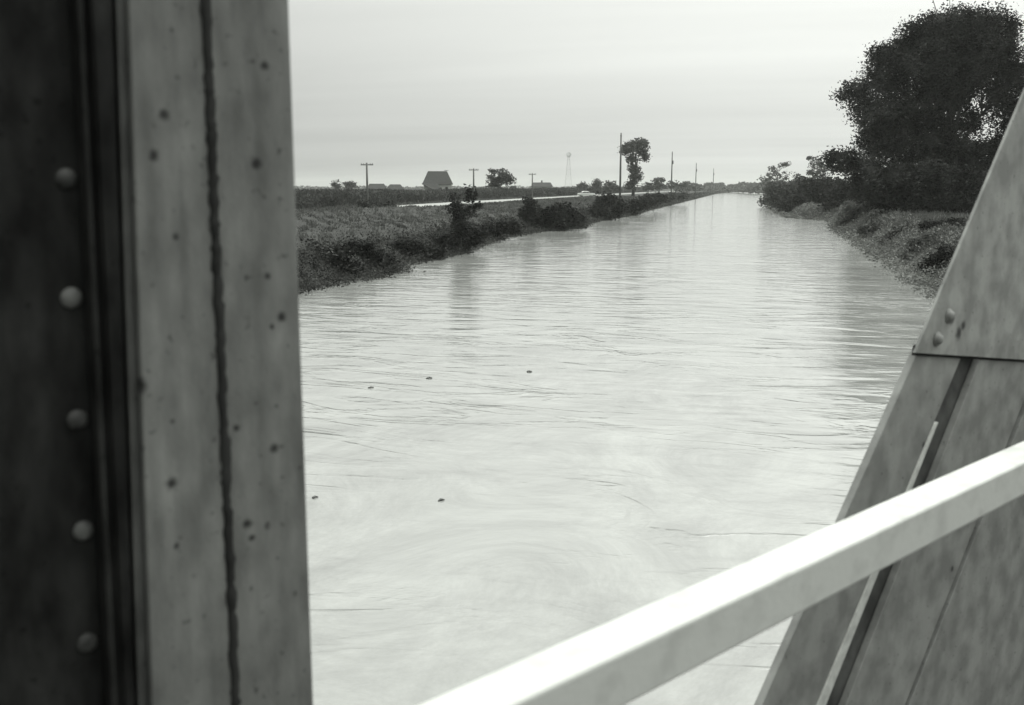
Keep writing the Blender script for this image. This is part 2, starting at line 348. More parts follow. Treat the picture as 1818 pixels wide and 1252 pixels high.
tree("sapling", "small leafy snag poking out of the water off the right bend", "sapling", 1360, 250, [(1356, 360, 7, 5), (1362, 353, 6, 5), (1366, 364, 5, 3)], 500, 0.3, m_far, seed=41, trunk=0.06, limbs=2, base=0)

# left bank shrubs and saplings
G_l = "shrubs along the left bank"
for i, (lab, bx, D, bl, n, lf, mm) in enumerate([
    ("large dark leafy bush at the water beside the steel post", 575, 56, [(570, 470, 36, 26), (545, 455, 28, 24), (610, 475, 30, 20), (520, 470, 30, 30), (600, 450, 24, 14)], 11000, 0.12, m_big),
    ("black rounded bush jutting into the river before the indent", 670, 60, [(660, 465, 32, 20), (640, 472, 30, 18), (685, 470, 16, 14), (640, 445, 26, 14)], 8000, 0.12, m_big),
    ("low dark bush just past the indent in the left bank", 745, 70, [(735, 448, 26, 14), (765, 448, 24, 12), (715, 440, 20, 12)], 5000, 0.13, m_leaf),
    ("dark bush at the foot of the tall spindly sapling", 800, 78, [(800, 432, 26, 16), (825, 425, 20, 16), (780, 440, 18, 10), (845, 418, 18, 10)], 5500, 0.14, m_leaf),
    ("low weedy bush between the two saplings", 885, 96, [(880, 408, 24, 10), (860, 414, 20, 9), (905, 404, 18, 10)], 3500, 0.16, m_leaf),
    ("wide black bush bulging over the water past the short sapling", 975, 118, [(960, 388, 30, 18), (990, 388, 30, 16), (1018, 388, 24, 14), (935, 394, 20, 14), (1000, 374, 26, 10)], 8000, 0.2, m_big),
    ("dark domed bush standing in front of the tallest pole", 1080, 156, [(1080, 362, 24, 15), (1065, 372, 18, 11), (1097, 370, 16, 12), (1075, 378, 24, 8)], 6000, 0.25, m_leaf),
    ("low dark bush right of the tallest pole", 1130, 182, [(1128, 365, 16, 9), (1145, 360, 14, 9), (1118, 372, 14, 7)], 3000, 0.28, m_leaf),
    ("small dark bush on the bank under the leafy column tree", 1160, 215, [(1155, 354, 14, 7), (1172, 352, 12, 6)], 2000, 0.3, m_leaf),
    ("faint small bush at the foot of the second tall pole", 1195, 290, [(1192, 348, 10, 5), (1210, 347, 10, 4)], 1200, 0.35, m_far)]):
    tree("shrub", lab, "shrub", bx, D, bl, n, lf, mm, G_l, seed=50 + i, trunk=0.08, clump=lf * 2.2, limbs=4)
tree("sapling", "tall spindly dark sapling rising above the pale road", "sapling", 816, 76,
     [(816, 392, 13, 22), (812, 368, 13, 11), (832, 376, 14, 8), (806, 352, 5, 6), (836, 350, 8, 8), (832, 338, 4, 6), (845, 364, 8, 5), (822, 410, 16, 12)], 2600, 0.12, m_leaf, seed=71, trunk=0.06, clump=0.22, limbs=8)
tree("sapling", "shorter dark sapling just crossing the road line", "sapling", 938, 108,
     [(936, 380, 14, 14), (942, 362, 9, 7), (934, 352, 4, 4), (950, 372, 9, 6)], 1800, 0.16, m_leaf, seed=72, trunk=0.06, clump=0.25, limbs=4)

# trees beyond the road
tree("distant_tree", "leaning airy tree standing alone at the farm field edge", "tree", 882, 300,
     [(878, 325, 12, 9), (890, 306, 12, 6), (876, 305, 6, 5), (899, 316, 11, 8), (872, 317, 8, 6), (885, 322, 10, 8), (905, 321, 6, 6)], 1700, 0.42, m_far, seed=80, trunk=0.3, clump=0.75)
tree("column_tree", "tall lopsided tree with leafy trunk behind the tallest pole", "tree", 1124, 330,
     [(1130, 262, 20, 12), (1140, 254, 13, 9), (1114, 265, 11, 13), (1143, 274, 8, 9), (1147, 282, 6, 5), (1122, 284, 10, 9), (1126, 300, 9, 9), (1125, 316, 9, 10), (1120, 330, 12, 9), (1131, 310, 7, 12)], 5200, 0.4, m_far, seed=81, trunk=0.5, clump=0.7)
G_f = "small trees along the far edge of the fields"
for i, (lab, bx, D, bl, n) in enumerate([
    ("smaller of the two faint round trees left of the low shed", 597, 460, [(597, 330, 7, 6)], 350),
    ("larger of the two faint round trees left of the low shed", 621, 460, [(618, 330, 8, 7), (626, 328, 6, 7)], 500),
    ("pale round tree directly behind the car", 1036, 430, [(1035, 330, 9, 7), (1032, 335, 8, 6)], 500),
    ("pointed round tree just right of the car", 1059, 420, [(1060, 328, 9, 8), (1056, 335, 11, 7)], 600),
    ("broad low tree left of the tallest pole", 1083, 420, [(1083, 328, 12, 8), (1090, 334, 12, 8), (1075, 336, 10, 6)], 700),
    ("low tree filling the gap right of the column tree", 1150, 440, [(1148, 330, 10, 6), (1158, 333, 10, 5)], 450),
    ("domed grey tree midway between column tree and second tall pole", 1171, 440, [(1171, 322, 12, 8), (1168, 331, 16, 6)], 700),
    ("flat low tree behind the second tall pole", 1198, 470, [(1195, 328, 12, 6), (1210, 330, 10, 5)], 450)]):
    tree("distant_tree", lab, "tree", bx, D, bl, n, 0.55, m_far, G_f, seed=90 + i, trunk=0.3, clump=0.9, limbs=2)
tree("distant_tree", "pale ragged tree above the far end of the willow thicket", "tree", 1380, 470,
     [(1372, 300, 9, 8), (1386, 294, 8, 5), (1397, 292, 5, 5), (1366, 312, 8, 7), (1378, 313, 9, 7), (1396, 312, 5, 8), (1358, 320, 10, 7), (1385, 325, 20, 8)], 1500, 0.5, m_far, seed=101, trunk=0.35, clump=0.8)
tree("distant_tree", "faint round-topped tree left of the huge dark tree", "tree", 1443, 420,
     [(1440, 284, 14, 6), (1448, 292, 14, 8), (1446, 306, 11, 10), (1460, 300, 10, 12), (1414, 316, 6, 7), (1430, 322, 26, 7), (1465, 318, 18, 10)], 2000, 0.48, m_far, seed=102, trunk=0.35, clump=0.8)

# far tree belt along the horizon, one mass
rng = np.random.default_rng(7)
P = []
for x in np.arange(1205, 1372, 1.6):
    D = 900 + 120 * math.sin(x * 0.05); hpx = 4.5 + 2.5 * math.sin(x * 0.13) + 2 * math.sin(x * 0.31 + 1) + (3 if x > 1330 else 0)
    c0 = at_d(x, 333, D); k = 90; q = rng.normal(size=(k, 3)) * np.array([1.6, 3, 0]); z = rng.uniform(1.5, 5 + hpx * D / 1794, k)
    P.append(np.stack([c0[0] + q[:, 0], c0[1] + q[:, 1], z], 1))
for x in np.arange(420, 1210, 4.0):
    D = 1500; hpx = 1.2 + 1.0 * math.sin(x * 0.05) + rng.uniform(0, 1.2); c0 = at_d(x, 333, D); k = 26
    q = rng.normal(size=(k, 3)) * np.array([3.5, 4, 0]); z = rng.uniform(1, 5 + max(hpx, 0.2) * D / 1794, k)
    P.append(np.stack([c0[0] + q[:, 0], c0[1] + q[:, 1], z], 1))
P = np.concatenate(P)
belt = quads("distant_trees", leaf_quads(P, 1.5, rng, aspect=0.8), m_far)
tag(belt, "faint grey belt of far trees along the horizon", "tree belt", kind="stuff")

# bank weeds
def scatter_bank(side, y0, y1, n, rng, dmin, dmax):
    y = y0 + (y1 - y0) * rng.uniform(0, 1, n) ** 1.7; d = rng.uniform(dmin, dmax, n)
    x = (Lx(y) - d) if side < 0 else (Rx(y) + d)
    return x, y, d
def weeds(name, side, y0, y1, n, seed, dmin, dmax, leafs, hgt, label, m):
    rng = np.random.default_rng(seed); x, y, d = scatter_bank(side, y0, y1, n, rng, dmin, dmax)
    k = 9; cl_h = hgt * (0.35 + 0.9 * rng.uniform(0, 1, n) ** 2) * (0.6 + 0.6 * np.sin(y * 0.45 + x * 0.7) ** 2)
    cl_h *= np.where(d < 4, 1.0, np.clip(1.4 - d / 10, 0.35, 1))
    X = x[:, None] + rng.normal(size=(n, k)) * 0.42; Y = y[:, None] + rng.normal(size=(n, k)) * 0.35
    Zb = np.maximum(gz(X, Y), 0.0); Zc = Zb + rng.uniform(0.02, 1, (n, k)) * cl_h[:, None]
    C = np.stack([X, Y, Zc], -1).reshape(-1, 3); sz = leafs * (0.7 + np.clip(np.repeat(y, k), 0, 400) / 130)
    o = quads(name, leaf_quads(C, sz, rng), m); tag(o, label, "weeds", kind="stuff")
weeds("bank_weeds", -1, 30, 1100, 24000, 11, -0.7, 2.6, 0.075, 0.55, "dark tangled weeds covering the left river bank", m_weed)
weeds("bank_weeds", 1, 40, 1100, 12000, 12, -0.6, 4.5, 0.08, 0.6, "mixed weeds covering the right river bank", m_pale)

def grass(name, side, y0, y1, d0, d1, n, seed, h, label, m):
    rng = np.random.default_rng(seed); y = y0 + (y1 - y0) * rng.uniform(0, 1, n) ** 1.5; d = rng.uniform(d0, d1, n)
    # mown swaths: hay lies in slanted rows
    ph = np.sin((y - 2.05 * d) * 1.6 + 1.5 * np.sin(y * 0.13 + d * 0.1)); keep = rng.uniform(0, 1, n) < (0.75 + 0.25 * (ph > 0.1)); y, d, ph = y[keep], d[keep], ph[keep]
    x = (Lx(y) - d) if side < 0 else (Rx(y) + d)
    if side < 0: k = (x > Rd(y) + 0.8) | (x < Rd(y) - 8.0); x, y, ph = x[k], y[k], ph[k]
    B = np.stack([x, y, gz(x, y) - 0.03], 1)
    hh = h * (0.6 + 0.9 * (ph > 0.1)) * (0.85 + y / 900)
    o = quads(name, blade_quads(B, hh, 0.05 * (0.6 + y[:, None] / 100), rng, 0.45), m); tag(o, label, "grass", kind="stuff")
grass("mown_grass", -1, 40, 330, 2.0, 46, 120000, 14, 0.16, "rough mown grass between the left bank and the road", m_grass)
grass("bank_grass", 1, 40, 170, 2.5, 26, 60000, 15, 0.3, "long grass on the right bank under the big tree", m_grass)

# corn field beyond the road
rng = np.random.default_rng(16)
m_corn = mat("corn", 0.040, 0.10, 0.25, 0.85, 6, (1, 0.5, 1), trans=0.2, spec=0.1)
y = 60 + 640 * rng.uniform(0, 1, 26000) ** 1.5; row = rng.integers(0, 16, len(y)); x = Rd(y) - 14.5 - row * 0.9 + rng.normal(size=len(y)) * 0.12
k = 5; hgt = 2.25 + 0.2 * np.sin(y * 0.05) + rng.normal(size=len(y)) * 0.12
zz = 2.0 + rng.uniform(0.05, 1, (len(y), k)) ** 0.8 * hgt[:, None]
C = np.stack([x[:, None] + rng.normal(size=(len(y), k)) * 0.25, y[:, None] + rng.normal(size=(len(y), k)) * 0.3, zz], -1).reshape(-1, 3)
V1 = leaf_quads(C, np.repeat(0.30 + y / 900, k), rng, flat=1.2, aspect=0.22)
B = np.stack([x, y, np.full(len(x), 1.95)], 1)[:14000]; V2 = blade_quads(B, 2.0, 0.05, rng, 0.03)
yy2 = np.arange(30, 760, 3.0); xx2 = np.concatenate([np.arange(0, 60, 1.5), np.arange(60, 700, 12)])
GX = (Rd(yy2)[:, None] - 27 - xx2[None, :]); GY = np.repeat(yy2[:, None], len(xx2), 1); GZ = 4.02 + 0.14 * np.sin(GY * 0.05) + rng.normal(size=GX.shape) * 0.09
S = np.stack([GX, GY, GZ], -1); V3 = np.stack([S[:-1, :-1], S[1:, :-1], S[1:, 1:], S[:-1, 1:]], 2).reshape(-1, 4, 3)
corn = quads("corn_field", np.concatenate([V1, V2, V3]), m_corn); tag(corn, "dense standing corn field beyond the pale road", "corn", kind="stuff")

# low roadside weeds by the first T-shaped pole
tree("shrub", "dark weed clump at the foot of the nearest T-shaped pole", "shrub", 672, 148, [(688, 366, 12, 4), (645, 362, 6, 6), (670, 369, 14, 3)], 900, 0.2, m_leaf, seed=120, trunk=0.03, limbs=3)

# ------------------------------------------------------------------ poles
m_wood = mat("pole_wood", 0.10, 0.16, 4, 0.9, 4, (1, 1, 0.1))
m_glass = mat("insulator", 0.25, 0.35, 4, 0.3)
def t_pole():
    r = empty("telephone_pole", (0, 0, 0))
    b = MB(); b.tube([(0, 0, -0.5), (0, 0, 3), (0, 0, 6.65)], [0.19, 0.17, 0.13], 10); b.build("pole", m_wood, r, True)
    for z in (6.35,):
        b = MB(); b.box((-0.95, 0.10, z - 0.07), (0.95, 0.22, z + 0.07)); a = b.build("crossarm", m_wood, r)
        for x_ in (-0.85, -0.5, 0.5, 0.85):
            b = MB(); b.tube([(x_, 0.16, z + 0.07), (x_, 0.16, z + 0.13), (x_, 0.16, z + 0.24), (x_, 0.16, z + 0.28)], [0.03, 0.07, 0.06, 0.02], 8); b.build("insulator", m_glass, a)
    return r
def copy_tree(o, parent=None):
    c_ = o.copy(); COL.objects.link(c_)
    if parent is not None: c_.parent = parent
    for ch in list(o.children): copy_tree(ch, c_)
    return c_
tp = t_pole()
for i, (px, D, lab) in enumerate([(652, 152, "nearest T-shaped telephone pole, in front of the low shed"), (841, 197, "T-shaped telephone pole between the barn and the leaning tree"), (945, 262, "small T-shaped telephone pole before the farmhouse")]):
    o = tp if i == 0 else copy_tree(tp)
    q = at_d(px, 333, D); o.location = (q[0], q[1], 2.0); o.rotation_euler = (0, 0, rad(8)); tag(o, lab, "utility pole", "telephone poles beyond the road")
def tall_pole():
    r = empty("utility_pole", (0, 0, 0))
    b = MB(); b.tube([(0, 0, -0.6), (0, 0, 7), (0, 0, 14.6)], [0.24, 0.21, 0.15], 10); b.build("pole", m_wood, r, True)
    b = MB(); b.box((-0.12, -0.5, 13.95), (0.14, 0.45, 14.1)); a = b.build("crossarm", m_wood, r)
    for y_ in (-0.42, 0.38):
        b = MB(); b.tube([(0, y_, 14.1), (0, y_, 14.3), (0, y_, 14.42)], [0.05, 0.09, 0.03], 8); b.build("insulator", m_glass, a)
    b = MB(); b.tube([(0.3, 0, 10.6), (0.3, 0, 11.7)], [0.17, 0.17], 10); b.box((0.1, -0.05, 11.0), (0.32, 0.05, 11.3)); b.build("transformer", m_wood, r)
    return r
tp = tall_pole()
for i, (px, D, lab) in enumerate([(1101, 218, "tallest and nearest roadside pole, left of the column tree"), (1192, 330, "second tall pole along the bank, past the domed tree"), (1235, 482, "thin faint third pole of the tall row"), (1266, 620, "farthest and faintest pole of the tall row")]):
    o = tp if i == 0 else copy_tree(tp)
    q = at_d(px, 333, D); o.location = (q[0], q[1], 1.9); tag(o, lab, "utility pole", "tall poles along the left bank")

# ------------------------------------------------------------------ buildings
m_roof = mat("dark_shingles", 0.035, 0.06, 1.5, 0.9, 4, (1, 1, 3))
m_white = mat("white_boards", 0.55, 0.7, 2, 0.8, 3, (1, 1, 6))
m_board = mat("unpainted_boards", 0.06, 0.1, 2, 0.9, 4, (4, 4, 0.4))
m_dark = mat("window_dark", 0.02, 0.03, 1, 0.3)
def face_rot(px): q = at_d(px, 333, 100); return math.atan2(-q[0], q[1])      # local -Y faces the bridge
def gable(parent, w, d, h, rise, over=0.5, hip=0.0, y0=0.0, x0=0.0, roof=None, wall=None):
    b = MB(); b.box((x0 - w / 2, y0 - d / 2, -0.3), (x0 + w / 2, y0 + d / 2, h))
    if hip == 0:   # gable triangles
        for sx in (-1, 1):
            xx = x0 + sx * w / 2; xi = xx - sx * 0.1
            b.add([(xx, y0 - d / 2, h), (xx, y0 + d / 2, h), (xx, y0, h + rise * 0.96), (xi, y0 - d / 2, h), (xi, y0 + d / 2, h), (xi, y0, h + rise * 0.96)], [(0, 1, 2), (3, 5, 4), (0, 2, 5, 3), (1, 4, 5, 2)])
    wl = b.build("wall", wall or m_white, parent)
    b = MB(); W = w / 2 + over; Dd = d / 2 + over; t_ = 0.14; zb = h - rise * over / (d / 2)
    o = [(x0 - W, y0 - Dd, zb), (x0 + W, y0 - Dd, zb), (x0 + W, y0 + Dd, zb), (x0 - W, y0 + Dd, zb), (x0 - W + hip, y0, h + rise), (x0 + W - hip, y0, h + rise)]
    o2 = [(a_, b2, c_ + t_) for a_, b2, c_ in o]
    fs = [(0, 1, 5, 4), (2, 3, 4, 5), (0, 4, 3), (1, 2, 5)] if hip else [(0, 1, 5, 4), (2, 3, 4, 5)]
    b.add([(*v[:2], v[2] + 0.02) for v in o] + o2, [tuple(reversed(f)) for f in fs] + [tuple(i + 6 for i in f) for f in fs] + [(0, 6, 7, 1), (1, 7, 8, 2), (2, 8, 9, 3), (3, 9, 6, 0)])
    rf = b.build("roof", roof or m_roof, parent)
    return wl, rf
# barn
q = at_d(777, 333, 400); barn = empty("barn", (q[0], q[1], 2.0), face_rot(777)); tag(barn, "big dark-roofed white barn on the field edge", "barn")
wl, rf = gable(barn, 11.0, 8.5, 4.7, 4.5, 0.55, 2.3)
b = MB(); b.box((-1.6, -4.36, 0), (1.6, -4.26, 3.0)); dr = b.build("door", m_board, barn)
b = MB(); b.box((3.0, -4.33, 2.2), (4.0, -4.26, 3.2)); b.build("window", m_dark, barn)
b = MB(); b.add([(-6.2, -4.9, 4.5), (-6.2, -1.0, 4.6), (0.2, -4.9, 4.4), (-1.2, -7.8, 2.0), (0.9, -7.6, 2.0), (-6.2, -4.9, 4.35), (-6.2, -1.0, 4.45), (0.2, -4.9, 4.25), (-1.2, -7.8, 1.85), (0.9, -7.6, 1.85)],
    [(0, 3, 4, 2), (0, 2, 1), (5, 7, 9, 8), (5, 6, 7), (0, 5, 8, 3), (3, 8, 9, 4), (4, 9, 7, 2)]); b.build("lean_to_roof", m_roof, barn)
b = MB(); b.tube([(3.4, 0, 8.9), (3.4, 0, 9.9)], 0.05, 6); b.box((2.6, -0.04, 9.55), (4.4, 0.04, 9.7)); b.build("weather_vane", m_dark, barn)
# low shed with two roofs
q = at_d(683, 333, 310); shed = empty("long_shed", (q[0], q[1], 2.0), face_rot(683)); tag(shed, "long low dark shed behind the nearest T-shaped pole", "shed")
gable(shed, 5.6, 5, 2.6, 1.4, 0.4, 1.0, 0, -2.4, wall=m_board); gable(shed, 4.8, 4.4, 2.5, 1.3, 0.4, 1.2, 0.2, 3.2, wall=m_board)
b = MB(); b.box((-3.2, -2.58, 0), (-1.8, -2.5, 2.1)); b.build("door", m_dark, shed)
# small hut right of leaning tree
q = at_d(911, 333, 320); hut = empty("small_hut", (q[0], q[1], 2.0), face_rot(911)); tag(hut, "tiny dark hut at the foot of the leaning tree", "hut")
gable(hut, 3.2, 3, 1.9, 1.5, 0.3, 1.2, wall=m_board)
b = MB(); b.box((-0.4, -1.57, 0), (0.4, -1.5, 1.7)); b.build("door", m_dark, hut)
# farmhouse
q = at_d(962, 333, 480); fh = empty("farmhouse", (q[0], q[1], 2.0), face_rot(962)); tag(fh, "low white farmhouse with dark roof behind the corn", "house")
wl, rf = gable(fh, 9.6, 6.5, 3.5, 1.7, 0.5, 1.2)
b = MB(); b.box((-0.4, -0.3, 4.6), (0.3, 0.3, 6.3)); b.build("chimney", m_board, rf)
for x_ in (-3.5, -1.4, 2.6):
    b = MB(); b.box((x_, -3.33, 1.6), (x_ + 0.9, -3.25, 2.8)); b.build("window", m_dark, fh)
b = MB(); b.box((0.5, -3.33, 0), (1.4, -3.25, 2.2)); b.build("door", m_board, fh)
# windmill
m_galv = mat("galvanised", 0.5, 0.6, 3, 0.6)
q = at_d(1009, 333, 520); wm = empty("windmill", (q[0], q[1], 2.0), face_rot(1009)); tag(wm, "faint lattice windmill tower beside the farmhouse", "windmill")
b = MB(); H_ = 19.5
for sx in (-1, 1):
    for sy in (-1, 1): b.tube([(sx * 2.0, sy * 2.0, 0), (sx * 0.35, sy * 0.35, H_)], 0.07, 5)
for i in range(8):
    z0_, z1_ = H_ * i / 8, H_ * (i + 1) / 8; r0, r1 = 2 - 1.65 * i / 8, 2 - 1.65 * (i + 1) / 8
    for (ax_, ay_, bx_, by_) in ((-1, -1, 1, -1), (1, -1, 1, 1), (1, 1, -1, 1), (-1, 1, -1, -1)):
        b.tube([(ax_ * r0, ay_ * r0, z0_), (bx_ * r0, by_ * r0, z0_)], 0.03, 4); b.tube([(ax_ * r0, ay_ * r0, z0_), (bx_ * r1, by_ * r1, z1_)], 0.025, 4)
b.build("lattice_tower", m_galv, wm)
b = MB(); b.tube([(0, -0.8, H_), (0, 1.2, H_)], 0.12, 6)
for i in range(14):
    a = 2 * math.pi * i / 14; ca, sa = math.cos(a), math.sin(a); r0, r1, w_ = 0.6, 1.45, 0.1
    b.hexa([(r0 * ca - 0.1 * sa, -0.8, H_ + r0 * sa + 0.1 * ca), (r0 * ca + 0.1 * sa, -0.72, H_ + r0 * sa - 0.1 * ca), (r1 * ca + w_ * sa, -0.6, H_ + r1 * sa - w_ * ca), (r1 * ca - w_ * sa, -0.8, H_ + r1 * sa + w_ * ca)] +
           [(r0 * ca - 0.1 * sa, -0.76, H_ + r0 * sa + 0.1 * ca), (r0 * ca + 0.1 * sa, -0.68, H_ + r0 * sa - 0.1 * ca), (r1 * ca + w_ * sa, -0.56, H_ + r1 * sa - w_ * ca), (r1 * ca - w_ * sa, -0.76, H_ + r1 * sa + w_ * ca)])
b.build("fan_wheel", m_galv, wm)
b = MB(); b.box((-0.03, 1.2, H_ - 0.5), (0.03, 2.8, H_ + 0.6)); b.build("tail_vane", m_galv, wm)

# ------------------------------------------------------------------ car (light saloon of the early sixties)
m_paint = mat("cream_paint", 0.62, 0.68, 1, 0.3, spec=0.5); m_tyre = mat("tyre", 0.02, 0.03, 5, 0.9); m_chrome = mat("chrome", 0.5, 0.6, 4, 0.25)
q = at_d(1041, 333, 322); 
car = empty("parked_car", (q[0], q[1], 2.20), rad(28)); car.scale = (1.08, 1.08, 1.08); tag(car, "light saloon car on the pale road, the only vehicle", "car")
def loft(prof, parent, name, m):    # prof: list of (x, z, halfwidth) top outline over bottom
    b = MB(); n_ = len(prof)
    v = []
    for (x_, z_, w_, zb_) in prof: v += [(x_, -w_, zb_), (x_, -w_ * 1.0, zb_ + (z_ - zb_) * 0.6), (x_, -w_ * 0.88, z_), (x_, w_ * 0.88, z_), (x_, w_, zb_ + (z_ - zb_) * 0.6), (x_, w_, zb_)]
    f = []
    for i in range(n_ - 1):
        for j in range(6): a = 6 * i + j; c2 = 6 * i + (j + 1) % 6; f.append((a, a + 6, c2 + 6, c2))
    f.append(tuple(range(6))); f.append(tuple(6 * (n_ - 1) + j for j in range(6))[::-1]); b.add(v, f)
    return b.build(name, m, parent, True, 0.02)
body = loft([(-2.55, 0.78, 0.80, 0.42), (-2.45, 0.92, 0.9, 0.3), (-1.4, 0.98, 0.94, 0.25), (0, 0.96, 0.95, 0.25), (1.0, 0.95, 0.94, 0.25), (2.3, 0.88, 0.9, 0.28), (2.5, 0.72, 0.82, 0.4)], car, "body", m_paint)
loft([(-1.75, 0.98, 0.80, 0.93), (-1.15, 1.42, 0.72, 0.93), (0.35, 1.44, 0.72, 0.93), (1.05, 0.98, 0.80, 0.93)], car, "cabin_glass", m_dark)
loft([(-1.35, 1.34, 0.76, 1.22), (-1.0, 1.54, 0.76, 1.24), (0.1, 1.56, 0.76, 1.24), (0.6, 1.36, 0.76, 1.22)], car, "roof", m_paint)
for sx in (-1.55, 1.5):
    for sy in (-1, 1):
        b = MB(); b.tube([(sx, sy * 0.66, 0.34), (sx, sy * 0.9, 0.34)], 0.34, 18); w_ = b.build("wheel", m_tyre, car)
        b = MB(); b.tube([(sx, sy * 0.9, 0.34), (sx, sy * 0.915, 0.34)], 0.18, 14); b.build("hubcap", m_chrome, w_)
for sx in (-1.45, -0.35, 0.7):
    for sy in (-1, 1):
        b = MB(); b.tube([(sx, sy * 0.80, 0.93), (sx * 0.85, sy * 0.75, 1.30)], 0.06, 6); b.build("door_pillar", m_paint, car, True)
for x_ in (-2.62, 2.55):
    b = MB(); b.box((x_ - 0.05, -0.86, 0.4), (x_ + 0.05, 0.86, 0.54)); b.build("bumper", m_chrome, car, bevel=0.02)
for sy in (-0.62, 0.62):
    b = MB(); b.tube([(2.48, sy, 0.66), (2.54, sy, 0.66)], 0.09, 12); b.build("headlight", m_chrome, car)
    b = MB(); b.tube([(-2.52, sy, 0.68), (-2.6, sy, 0.68)], 0.08, 12); b.build("tail_light", m_dark, car)

# ------------------------------------------------------------------ driftwood and odd pieces
m_drift = mat("wet_wood", 0.09, 0.18, 20, 0.5)
G_d = "bits of debris floating on the river"
for i, (px, py, L_, lab) in enumerate([(783, 889, 0.12, "dark blob of floating debris nearest the bridge, left of centre"), (660, 689, 0.14, "small dark clod floating by the post, beyond the nearest debris"),
        (940, 661, 0.19, "dark bit of debris floating in midstream"), (762, 672, 0.17, "pair of dark flecks floating between post and midstream debris"), (753, 461, 2.6, "thin dark stick floating close to the left bank indent"),
        (932, 425, 1.2, "short dark stick afloat below the short sapling"), (560, 884, 0.10, "tiny fleck floating right beside the post edge")]):
    q = at_z(px, py, 0.0); r = random.Random(i); b = MB()
    for k in range(3 if L_ < 0.5 else 2):
        a = r.uniform(-0.5, 0.5) + (0 if L_ > 0.5 else r.uniform(-1.2, 1.2)); l = L_ * r.uniform(0.35, 0.55); ox, oy = r.uniform(-0.2, 0.2) * L_, r.uniform(-0.1, 0.1) * L_
        rr_ = min(0.045, max(0.018, L_ * 0.14))
        b.tube([(ox - l * math.cos(a), oy - l * math.sin(a), -0.005), (ox, oy, rr_ * 0.8), (ox + l * math.cos(a), oy + l * math.sin(a), 0.0)], [rr_ * 0.5, rr_, rr_ * 0.4], 7)
    o = b.build("driftwood", m_drift, smooth=True); o.location = (q[0], q[1], 0.01); o.rotation_euler = (0, 0, YAW); tag(o, lab, "driftwood", G_d)
# pale snapped branch under the big tree
q = at_z(1700, 382, 2.0); b = MB()
b.tube([(-0.9, 0, 0.05), (-0.3, 0, 0.12), (0.5, 0.1, 0.1), (1.0, 0.1, 0.5), (1.3, 0.1, 1.0)], [0.05, 0.07, 0.07, 0.05, 0.02], 7); b.tube([(-0.5, 0, 0.1), (-0.9, 0, 0.45), (-1.05, 0, 0.75)], [0.05, 0.04, 0.015], 7); b.tube([(0.6, 0.1, 0.1), (0.55, 0.1, 0.6), (0.1, 0, 1.1)], [0.05, 0.035, 0.015], 6)
o = b.build("fallen_branch", mat("bare_branch", 0.28, 0.4, 8, 0.8), smooth=True); o.location = tuple(q); tag(o, "pale bare forked branch lying at the foot of the huge tree", "branch")

# ------------------------------------------------------------------ the bridge the picture is taken from
EX, EY, EZ = 0.0, 0.0, 5.0
def brot(o): o.location = (0, 0, 5.0); o.rotation_euler = (0, 0, math.pi / 2 - AX); return o    # local x = along bridge, y = out from the eye, z = up from eye level
def post_line(xt, xb, p):     # u at top and bottom of a vertical edge seen at photo rows 68 and 1145
    (ut, zt), (ub, zb) = uz(xt, 68, p), uz(xb, 1145, p); k = (ut - ub) / (zt - zb); return lambda z: ub + k * (z - zb)
def strip(b, la, lb, p0, p1, z0=-2.2, z1=3.2, n=1):
    zs = [z0 + (z1 - z0) * i / n for i in range(n + 1)]
    for i in range(n):
        a, c_ = zs[i], zs[i + 1]
        b.hexa([(la(a), p0, a), (lb(a), p0, a), (lb(a), p1, a), (la(a), p1, a), (la(c_), p0, c_), (lb(c_), p0, c_), (lb(c_), p1, c_), (la(c_), p1, c_)])
P0 = 1.15
spots = [(*uz(x_, y_, P0), r_) for x_, y_, r_ in ((290, 205, .006), (272, 276, .006), (455, 291, .0065), (470, 116, .005), (500, 563, .006), (483, 580, .003), (487, 796, .0055), (303, 858, .0065), (312, 969, .004), (447, 955, .004), (245, 685, .009), (236, 871, .008), (305, 748, .003), (440, 930, .006), (420, 760, .004), (310, 420, .004), (475, 490, .004))]
m_post = steel("post_steel", 0.105, 0.205, [((u, P0, z), r_) for u, z, r_ in spots])
m_postd = steel("near_black_steel", 0.005, 0.028)  # near-black base colour for the riveted plate, edge angles and chord
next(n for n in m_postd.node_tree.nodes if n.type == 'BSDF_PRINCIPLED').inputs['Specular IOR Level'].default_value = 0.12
m_void = mat("rust_and_gap_shade", 0.015, 0.03, 8, 0.95)  # near-black for seam rust, and for shade inside gaps and hollow cores
post = brot(empty("steel_post", (0, 0, 0))); tag(post, "broad weathered grey steel bridge post with seams and rivets", "bridge post")
E0 = post_line(515, 553, P0); E1 = post_line(373, 418, P0); E1b = post_line(360, 407, P0); E2 = post_line(226, 262, P0 + .006)
E3 = post_line(206, 240, P0 + 0.012); E4 = post_line(196, 232, P0 + 0.03); E5 = post_line(163, 214, P0 + 0.01); E6 = post_line(150, 205, P0 + 0.01); E7 = post_line(138, 190, P0 + 0.01); E8 = post_line(-200, -190, P0 + 0.03)
b = MB(); strip(b, E1, E0, P0, P0 + 0.012); b.build("cover_plate", m_post, post, bevel=0.002)
b = MB(); strip(b, E2, E1b, P0 - 0.002, P0 + 0.012); b.build("cover_plate", m_post, post, bevel=0.002)
b = MB(); strip(b, E3, lambda z: E2(z) - 0.001, P0 + 0.008, P0 + 0.02); b.build("edge_angle", steel("darker_edge_steel", 0.04, 0.11), post, bevel=0.002)  # edge angle in a darker grey than the cover plates
b = MB(); strip(b, E5, lambda z: E4(z) - 0.006, P0 + 0.006, P0 + 0.04); b.build("edge_angle", m_postd, post, bevel=0.004)
